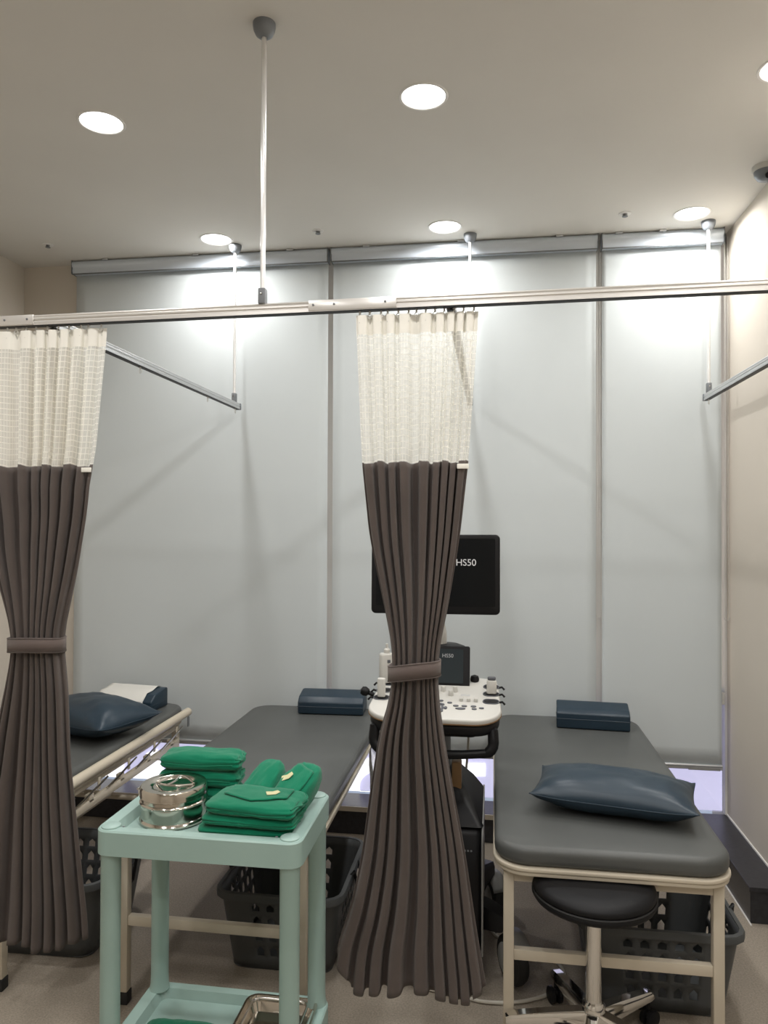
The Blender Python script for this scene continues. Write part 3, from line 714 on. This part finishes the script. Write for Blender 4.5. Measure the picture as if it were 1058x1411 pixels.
bm = BM(); box(bm, (-.092, -.012, .070), (.008, .014, .020), .002); tube(bm, [(-.096, -.022, .082), (-.096, -.002, .082)], .003, 8); mk('latch', bm, m_chrome, dr)
bm = BM(); box(bm, (-.02, -.0905, .054), (.006, .004, .006), .001); mk('band_clip', bm, m_chrome, dr)

# green packs
def pack(name, loc, rz, W, D, H, lab, seed, n=5, tilt=(0, 0), label=None, flap=False, fold=True, npow=None, cat='surgical pack', grp='green cloth surgical packs on the trolley'):
    t = thing(name, lab, cat, loc, 0, grp); t.rotation_euler = (tilt[0], tilt[1], rz)
    n = npow or n
    nz_ = 3.0
    def surf(p):
        q = (abs(p[0])**n+abs(p[1])**n)**(1/n); 
        h = (q**nz_+abs(p[2])**nz_)**(1/nz_) if (q or p[2]) else 1
        mx = max(abs(p[0]), abs(p[1]), abs(p[2])); k = mx and (1/h)*1
        x, y, z = p[0]*k, p[1]*k, p[2]*k
        if fold:                                             # folded layers pinch the sides
            side = max(abs(x), abs(y))
            pin = .045*math.exp(-((z+.1+.12*math.sin(3*x+seed))/.13)**2)+.03*math.exp(-((z-.45)/.1)**2)*(x > 0)
            if side > .8: x *= 1-pin; y *= 1-pin
        d = .06*noise.noise((x*1.6+seed, y*1.6, z*1.2))+.035*noise.noise((x*4+seed, y*3.5, z*3))+.035*noise.noise((x*8+y*5+seed, y*4-x*2, z*4))
        cr = .08*abs(noise.noise((x*2.3+seed*2, y*3.1, z)))**.7
        return Vector((x*W/2*(1+d*.5), y*D/2*(1+d*.5), z*H/2*(1+d*2-cr*1.2)+H/2))
    bm = BM(); r = bmesh.ops.create_cube(bm, size=2)
    bmesh.ops.subdivide_edges(bm, edges=list(bm.edges), cuts=17, use_grid_fill=True)
    for v in bm.verts: v.co = surf(tuple(v.co))
    zmin = min(v.co.z for v in bm.verts)
    for v in bm.verts: v.co.z = max(v.co.z, H*.04)-H*.04
    mk('cloth_body', bm, m_green, t, angle=70)
    top = lambda x, y: surf((x, y, 1)) - Vector((0, 0, H*.04))
    if flap:                                                 # envelope flap with its pointed edge to the front
        bm = BM(); g = []
        for i in range(17):
            x = -.80+1.6*i/16; yl = -.72+.62*abs(x)
            row = [top(x, .8+(yl-.8)*k/10)+Vector((0, 0, .0022)) for k in range(11)]
            g.append([bm.verts.new(p) for p in row])
        for i in range(16):
            for k in range(10): bm.faces.new((g[i][k], g[i+1][k], g[i+1][k+1], g[i][k+1]))
        f = mk('envelope_flap', bm, m_green, t); s = f.modifiers.new('s', 'SOLIDIFY'); s.thickness = .003; s.offset = 1
    if fold:
        bm = BM(); pts = [surf((1, -.9+1.8*k/12, .35+.25*math.sin(k*.5+seed)))+Vector((.001, 0, -H*.04)) for k in range(13)]
        pts2 = [surf((-.9+1.8*k/14, -1, -.15+.1*math.sin(k*.4+seed)))+Vector((0, -.001, -H*.04)) for k in range(15)]
        tube(bm, pts, .0022, 6); tube(bm, pts2, .002, 6); mk('fold_edge', bm, m_green, t)
    if label:
        x0, y0, s = label; bm = BM(); c = top(x0, y0)+Vector((0, 0, .0068 if flap else .0012)); a = top(x0+.1, y0)-top(x0-.1, y0); b = top(x0, y0+.1)-top(x0, y0-.1); a.normalize(); b.normalize(); nn = a.cross(b).normalized()
        rot = .6; ax = a*math.cos(rot)+b*math.sin(rot); ay = nn.cross(ax)
        slab(bm, [(-s, -s*.6), (s*.2, -s*.7), (s, -s*.1), (s*.8, s*.6), (0, s*.3), (-s*.9, s*.5)], 0, .0012, M=basis(c, ax, ay, nn)); mk('tape_label', bm, m_label, t)
    return t
ZT = .779
for k in range(3):
    pack('surgical_pack', (-.850+.004*k, 2.094-.003*k, ZT+.0475*k), R(-1+1.5*k), .24, .100, .056, 'green folded cloth pack behind the steel drum, %s of the rear stack' % ('bottom', 'middle', 'top')[k], 11+k*5, 9)
for k in range(3):
    pack('surgical_pack', (-.635+.008*k, 1.915-.004*k, ZT+.027*k), R(2-3*k), .262-.006*k, .15, (.031, .034, .043)[k], 'green cloth pack in the front stack, %s' % ('bottom one', 'middle one', 'top one with pointed flap and tape')[k], 31+k*7, 9, flap=(k == 2), label=(.35, .05, .019) if k == 2 else None)
pack('surgical_pack', (-.650, 2.055, .800), R(-14), .095, .22, .080, 'green rolled cloth pack leaning upward at the back, left of the taped roll', 51, 3, tilt=(R(28), 0), fold=False)
pack('surgical_pack', (-.555, 2.010, .797), R(-18), .100, .26, .085, 'green rolled cloth pack with yellowish tape at the tray right rear', 61, 3, tilt=(R(25), R(8)), label=(-.42, .25, .017), fold=False, flap=True)
# lower shelf: steel tray with wire handle and a green pack
tr = thing('instrument_tray', 'steel instrument tray with a chrome wire handle on the trolley bottom shelf', 'tray', (-.60, 1.985, .1765))
bm = BM(); o1 = rrect(.20, .24, .03, 6); i1 = rrect(.175, .215, .025, 6); L_ = [[bm.verts.new((x, y, z)) for x, y in p] for p, z in ((i1, 0), (o1, .040), (inset(o1, -.006), .040), (inset(o1, -.006), .037), (o1, .036), (inset(i1, .002), .0015))]
for a, b in zip(L_, L_[1:]):
    for k in range(len(a)): bm.faces.new((a[k], a[(k+1) % len(a)], b[(k+1) % len(a)], b[k]))
bm.faces.new(L_[-1]); bm.faces.new(L_[0][::-1]); mk('tray_body', bm, m_steel, tr)
bm = BM(); tube(bm, [(x*.8, y*.8, .046) for x, y in rrect(.20, .24, .03, 6)], .004, 8, closed=True); mk('wire_handle', bm, m_chrome, tr)
pack('surgical_pack', (-.83, 1.90, .1765), 0, .24, .15, .05, 'green folded cloth pack on the trolley bottom shelf', 77, 7, grp=None)

# ================================================================ ULTRASOUND MACHINE
UX, UY = -.205, 2.72
us = thing('ultrasound_machine', 'white and black ultrasound machine between the middle and right beds', 'medical machine', (UX, UY, 0))
# console plate: slightly tilted, wide rounded outline
TB = Matrix.Translation((0, 0, .940)) @ Matrix.Rotation(R(9), 4, 'X')      # local console frame (x, y, normal)
co = []
for x, y in rrect(.468, .40, [.07, .07, .10, .10], 8):
    co.append((x*(1-.04*(y > 0)), y-.0*abs(x)))
bm = BM(); slab(bm, co, .0, .022, .008, M=TB); con = mk('console_top', bm, m_uswhite, us, angle=50)
bm = BM(); slab(bm, inset(co, .006), -.045, .0, .018, M=TB); mk('console_underside', bm, m_black, us, angle=50)
bm = BM(); slab(bm, inset(co, -.0015), .002, .006, .001, M=TB); mk('console_trim_line', bm, m_tan, con)
bm = BM(); slab(bm, rrect(.30, .06, .02, 5, 0, -.10), -.075, -.045, .01, M=TB); mk('keyboard_drawer', bm, m_black, us)
# front U handle
bm = BM(); hp = [TB @ Vector((.19, -.13, -.03)), Vector((.205, -.145, .88)), Vector((.207, -.15, .843))]+[Vector((.207-.035*(1-math.cos(R(a))), -.15-.01*math.sin(R(a)), .843-.035*math.sin(R(a)))) for a in (20, 40, 60, 80)]+[Vector((.1, -.175, .806)), Vector((0, -.18, .804))]
hp = hp+[Vector((-p.x, p.y, p.z)) for p in hp[-2::-1]]; tube(bm, hp, [.019 if abs(p.x) > .18 else .015 for p in hp], 14); mk('front_handle', bm, m_black, us)
def T(x, y, z=.022): return TB @ Vector((x, y, z))
def btn(name, x, y, rx, ry, m, h=.004, par=con, rot=0):
    bm = BM(); n = 20; ps = [(x+rx*math.cos(2*math.pi*k/n)*math.cos(rot)-ry*math.sin(2*math.pi*k/n)*math.sin(rot), y+rx*math.cos(2*math.pi*k/n)*math.sin(rot)+ry*math.sin(2*math.pi*k/n)*math.cos(rot)) for k in range(n)]
    slab(bm, ps, .0218, .0218+h, min(.0015, h*.4), M=TB, steps=2); mk(name, bm, m, par)
for x, y, rx in ((.075, -.085, .010), (.105, -.085, .010), (.137, -.085, .010), (.052, -.060, .009), (.02, -.045, .009), (.165, -.098, .009), (.14, -.107, .009), (-.05, -.06, .009), (-.08, -.08, .009), (-.11, -.085, .009)):
    btn('oval_button', x, y, rx, .006, m_usgrey)
btn('oval_button', .092, -.108, .018, .007, m_usgrey)
btn('trackball_bezel', -.005, -.105, .040, .036, m_usgrey, .002); btn('trackball_ring', -.005, -.105, .030, .027, m_uswhite, .004)
bm = BM(); lathe(bm, [(0, .014), (.008, .012), (.014, .006), (.016, 0)], c=T(-.005, -.105, .024), seg=20); mk('trackball', bm, m_usgrey, con)
for a in range(-50, 240, 48): btn('arc_key', -.005+.045*math.cos(R(a)), -.105+.042*math.sin(R(a)), .011, .006, m_usgrey, .004, con, R(a+90))
for x, y in ((.092, -.035), (.118, -.035), (.144, -.035)):
    bm = BM(); q = rrect(.013, .016, .002, 2, x, y); slab(bm, q, .0218, .034, .002, M=TB); mk('toggle_key', bm, m_uswhite, con)
for x, y in ((.0, .022), (.052, .012), (.022, .05), (.066, .048), (-.06, .02), (-.1, .02)):
    bm = BM(); lathe(bm, [(0, .02), (.007, .02), (.009, .017), (.0095, 0)], c=T(x, y), M=TB.to_3x3(), seg=20); mk('knob', bm, m_uswhite, con)
bm = BM(); slab(bm, rrect(.034, .014, .002, 2, .105, .018), .0218, .0225, M=TB); mk('screen_label', bm, m_rod, con)
# probe holders on both flanks
for sx in (-1, 1):
    for k, y in enumerate((.105, .035, -.035)):
        bm = BM(); q = rrect(.052, .036, .016, 6, sx*.198, y); slab(bm, q, .012, .0235, .001, M=TB); h_ = mk('probe_holder', bm, m_black, con)
        bm = BM(); ring = rrect(.056, .040, .018, 6, sx*.198, y); tube(bm, [TB @ Vector((x, y_, .023)) for x, y_ in ring], .0022, 6, closed=True); mk('holder_lip', bm, m_usgrey, h_)
        bm = BM(); tube(bm, [T(sx*.215, y, .018), T(sx*.238, y-.002, .024), T(sx*.247, y-.004, .015)], .004, 8); mk('cable_notch', bm, m_black, con)
for sx, y in ((1, .16), (-1, .10)):
    bm = BM(); lathe(bm, [(0, .035), (.014, .03), (.018, .018), (.014, .004), (.008, 0), (.008, -.02)], c=T(sx*(.135 if sx > 0 else .255), y if sx > 0 else .03, .012), M=(Matrix.Identity(3) if sx > 0 else Matrix.Rotation(R(-70), 3, 'Y')), seg=20); mk('rear_knob', bm, m_black, us)
# touch panel
TP = Matrix.Translation((-.02, .105, .985)) @ Matrix.Rotation(R(74), 4, 'X')
bm = BM(); slab(bm, rrect(.275, .165, .008, 4, 0, .06), -.016, 0, .003, M=TP); tp = mk('touch_panel', bm, m_black, us, angle=50)
bm = BM(); slab(bm, rrect(.225, .128, .002, 2, 0, .066), 0, .0006, M=TP); mk('touch_screen', bm, m_scr2, tp)
text_mesh('HS50', .020, m_print2, 'lettering', tp, TP @ Matrix.Translation((.053, .104, .0012)))
bm = BM(); box(bm, (-.02, .14, .972), (.20, .05, .05), .01); mk('panel_mount', bm, m_uswhite, us)
# monitor arm and monitor
bm = BM(); lathe(bm, [(.085, .96), (.085, 1.055), (.082, 1.08), (.068, 1.10), (.04, 1.11), (0, 1.112)], c=(.025, .27, 0), seg=36); mk('arm_base', bm, m_black, us)
bm = BM(); n = 36; 
for k in range(n):
    a = 2*math.pi*k/n; box(bm, (.025+.084*math.cos(a), .27+.084*math.sin(a), 1.07), (.004, .004, .022))
mk('ribbed_collar', bm, m_usgrey, us, kind=None)
bm = BM(); tube(bm, [(-.005, .27, 1.10), (-.005, .27, 1.15), (-.01, .27, 1.19), (-.02, .27, 1.24), (-.02, .27, 1.36)], [.026, .026, .022, .02, .02], 16); mk('monitor_arm', bm, m_uswhite, us)
MM = Matrix.Translation((-.022, .21, 1.392)) @ Matrix.Rotation(R(2.5), 4, 'Z') @ Matrix.Rotation(R(88), 4, 'X')
bm = BM(); slab(bm, rrect(.508, .315, .018, 6), -.035, 0, .006, M=MM); mo = mk('monitor', bm, m_black, us, angle=50)
bm = BM(); slab(bm, rrect(.470, .268, .003, 2, 0, .008), 0, .0006, M=MM); mk('monitor_screen', bm, m_scr, mo)
bm = BM(); slab(bm, rrect(.10, .12, .01, 3), -.07, -.035, .004, M=MM); mk('monitor_mount', bm, m_gunm, mo)
text_mesh('HS50', .037, m_print, 'lettering', mo, MM @ Matrix.Translation((.121, .046, .0015)))
# column, body, base
bm = BM(); tube(bm, [(-.0, .05, .50), (-.0, .04, .88)], .05, 24); mk('lift_column', bm, m_gunm, us)
bm = BM(); box(bm, (.075, .0, .665), (.035, .05, .13), .006); mk('tan_side_cover', bm, m_tan, us, label='tan brown side cover on the column')
body = [(-.12, .10), (.30, .10), (.30, .54), (-.09, .54), (-.12, .51)]
bm = BM(); slab(bm, body, -.165, .165, .02, M=basis((0, 0, 0), (0, 1, 0), (0, 0, 1), (1, 0, 0)), steps=3); bd = mk('body', bm, m_black, us, angle=50)
for sx in (-1, 1):
    bm = BM(); slab(bm, inset(body, -.004), 0, .007, .003, M=basis((sx*.166-(.007 if sx < 0 else 0), 0, 0), (0, 1, 0), (0, 0, 1), (1, 0, 0))); mk('side_panel', bm, m_greyp, us, angle=50)
bm = BM(); L_ = [[bm.verts.new((x, y, z)) for x, y in rrect(a, b, c, 5, 0, d)] for z, a, b, c, d in ((.539, .345, .42, .02, .09), (.545, .335, .41, .02, .09), (.60, .265, .33, .03, .10), (.66, .17, .22, .04, .10), (.70, .12, .14, .05, .08))]
for a, b in zip(L_, L_[1:]):
    for k in range(len(a)): bm.faces.new((a[k], a[(k+1) % len(a)], b[(k+1) % len(a)], b[k]))
bm.faces.new(L_[-1]); bm.faces.new(L_[0][::-1]); mk('body_hood', bm, m_black, us, angle=60)
bm = BM(); slab(bm, rrect(.20, .26, .012, 4, 0, .26), 0, .003, .001, M=basis((0, -.12, 0), (1, 0, 0), (0, 0, 1), (0, -1, 0))); fp = mk('front_panel', bm, m_scr, bd)
for z in range(6):
    bm = BM(); box(bm, (0, -.1245, .18+z*.022), (.16, .003, .004)); mk('vent_slot', bm, m_usgrey, fp)
bm = BM(); tube(bm, arc((.06, -.123, .455), .018, 0, 342, 18), .0035, 6, closed=True); mk('badge_ring', bm, m_usgrey, bd)
for k in range(4):
    bm = BM(); box(bm, (.098+.011*k, -.1215, .458), (.006, .0015, .006)); mk('badge_mark', bm, m_gunm, bd)
bm = BM(); slab(bm, rrect(.30, .46, .05, 6, 0, .08), .085, .14, .012); mk('base', bm, m_black, us)
bm = BM(); slab(bm, rrect(.26, .06, .02, 4, 0, -.15), .12, .165, .012); mk('foot_rest', bm, m_black, us)
for sx in (-1, 1):
    for sy in (-1, 1):
        a = Vector((sx*.11, .01 if sy < 0 else .20, 0)); b = Vector((sx*(.262 if sy < 0 else .19), -.075 if sy < 0 else .36, 0)); d = (b-a).normalized(); n = Vector((-d.y, d.x, 0))
        bm = BM(); rg = []
        for q, hw, z1, z0 in ((0, .045, .245, .13), (.5, .042, .24, .165), (.88, .036, .225, .17), (1.0, .026, .215, .175)):
            c = a.lerp(b, q); rg.append([bm.verts.new(c+n*s*hw*f+Vector((0, 0, z))) for s, z, f in ((-1, z0, 1), (-1, z1-.02, 1), (-1, z1, .75), (1, z1, .75), (1, z1-.02, 1), (1, z0, 1))])
        for p_, q_ in zip(rg, rg[1:]):
            for i in range(6): bm.faces.new((p_[i], p_[(i+1) % 6], q_[(i+1) % 6], q_[i]))
        bm.faces.new(rg[0]); bm.faces.new(rg[-1][::-1]); l = mk('leg', bm, m_black, us, angle=35)
        wc = b+Vector((0, -.02*1, 0)); cz = .086
        WR = Matrix.Rotation(R(28), 3, 'Z')
        bm = BM(); lathe(bm, [(0, -.028), (.06, -.028), (.078, -.020), (.084, -.006), (.084, .006), (.078, .020), (.06, .028), (0, .028)], c=(wc.x+sx*.012, wc.y, cz), M=WR @ Matrix.Rotation(R(90), 3, 'Y'), seg=36); cs = mk('caster_wheel', bm, m_rubber, l)
        bm = BM()
        for q in (-1, 1): lathe(bm, [(0, .006), (.045, .004), (.056, 0)], c=Vector((wc.x+sx*.012, wc.y, cz))+WR @ Vector((q*.0285, 0, 0)), M=WR @ Matrix.Rotation(R(90*q), 3, 'Y'), seg=30)
        mk('hub_cap', bm, m_greyp, cs)
        bm = BM(); pts = arc((wc.x+sx*.012, wc.y, cz), .092, 40, 150, 12, WR @ Vector((0, 1, 0))); rg = []
        for p in pts: rg.append([bm.verts.new(p+WR @ Vector((s, 0, 0))) for s in (-.032, .032)])
        for p_, q_ in zip(rg, rg[1:]): bm.faces.new((p_[0], p_[1], q_[1], q_[0]))
        fd = mk('caster_fender', bm, m_greyp, cs); s = fd.modifiers.new('s', 'SOLIDIFY'); s.thickness = .004
        bm = BM(); tube(bm, [(wc.x+sx*.0, wc.y, .178), (wc.x, wc.y, .205)], .014, 12); mk('caster_stem', bm, m_gunm, cs)
# probes and small things standing in the holders
pr = thing('ultrasound_probe', 'white ultrasound probe standing in the right rear holder of the console', 'probe', tuple(Vector((UX, UY, 0))+T(.200, .035, .0245)))
bm = BM(); slab(bm, rrect(.036, .024, .009, 5), 0, .05, .005); mk('probe_head', bm, m_uswhite, pr)
bm = BM(); slab(bm, rrect(.030, .020, .008, 5), .05, .062, .004); mk('probe_lens', bm, m_usgrey, pr)
pr2 = thing('ultrasound_probe', 'white ultrasound probe standing in the left holder beside the curtain', 'probe', tuple(Vector((UX, UY, 0))+T(-.198, -.035, .0245)))
bm = BM(); slab(bm, rrect(.030, .022, .009, 5), 0, .07, .006); mk('probe_head', bm, m_uswhite, pr2)
gb = thing('gel_bottle', 'white gel bottle with a small dark label at the left of the console', 'bottle', tuple(Vector((UX, UY, 0))+T(-.198, .105, .0245)), R(20))
bm = BM(); slab(bm, rrect(.058, .034, .012, 5), 0, .115, .008); mk('bottle_body', bm, m_uswhite, gb)
bm = BM(); lathe(bm, [(.012, .115), (.012, .128), (.006, .134), (.005, .15), (0, .151)], seg=16); mk('cap', bm, m_uswhite, gb)
bm = BM(); box(bm, (0.004, -.0175, .085), (.012, .001, .012)); box(bm, (.008, -.0175, .062), (.005, .001, .008)); mk('printed_mark', bm, m_usgrey, gb)
# cable on the floor
bm = BM(); cp = [(-.22, 2.54, .007), (-.10, 2.515, .007), (-.02, 2.50, .007), (.08, 2.515, .007), (.17, 2.56, .007), (.23, 2.62, .007), (.25, 2.70, .007), (.22, 2.78, .007), (.15, 2.83, .007), (.06, 2.87, .007), (-.0, 2.93, .007), (-.02, 3.1, .007), (.0, 3.4, .007)]
def spline(pts, m=8):
    P = [Vector(p) for p in pts]; out = []
    for i in range(len(P)-1):
        p0, p1, p2, p3 = P[max(i-1, 0)], P[i], P[i+1], P[min(i+2, len(P)-1)]
        for k in range(m):
            t_ = k/m; out.append(.5*((2*p1)+(-p0+p2)*t_+(2*p0-5*p1+4*p2-p3)*t_**2+(-p0+3*p1-3*p2+p3)*t_**3))
    return out+[P[-1]]
tube(bm, spline(cp), .006, 8); cb = mk('power_cable', bm, m_cable); tag(cb, 'cream power cable looping on the floor beneath the right bed', 'cable')
# hanging pale cord behind the machine
bm = BM(); tube(bm, spline([(UX+.10, UY+.17, .87), (UX+.11, UY+.22, .78), (UX+.10, UY+.30, .62), (UX+.08, UY+.31, .45)]), .005, 8); hc = mk('hanging_cord', bm, m_cable, None)
hc.parent = us; hc.location = (-UX, -UY, 0)
# clear plastic cover hanging on the left side of the console
bm = BM(); g = []
for j in range(13):
    g.append([bm.verts.new((-.425+UX*0-.006+.012*noise.noise((j*.6, i, 0))+.004*(j > 6)-UX*0, 2.60+.045*i+.012*noise.noise((i, j*.5, 4)), .86-.041*j)) for i in range(5)])
for j in range(12):
    for i in range(4): bm.faces.new((g[j][i], g[j][i+1], g[j+1][i+1], g[j+1][i]))
pb = mk('plastic_cover', bm, m_clear); s = pb.modifiers.new('s', 'SOLIDIFY'); s.thickness = .001; pb.parent = us; pb.location = (-UX, -UY, 0)
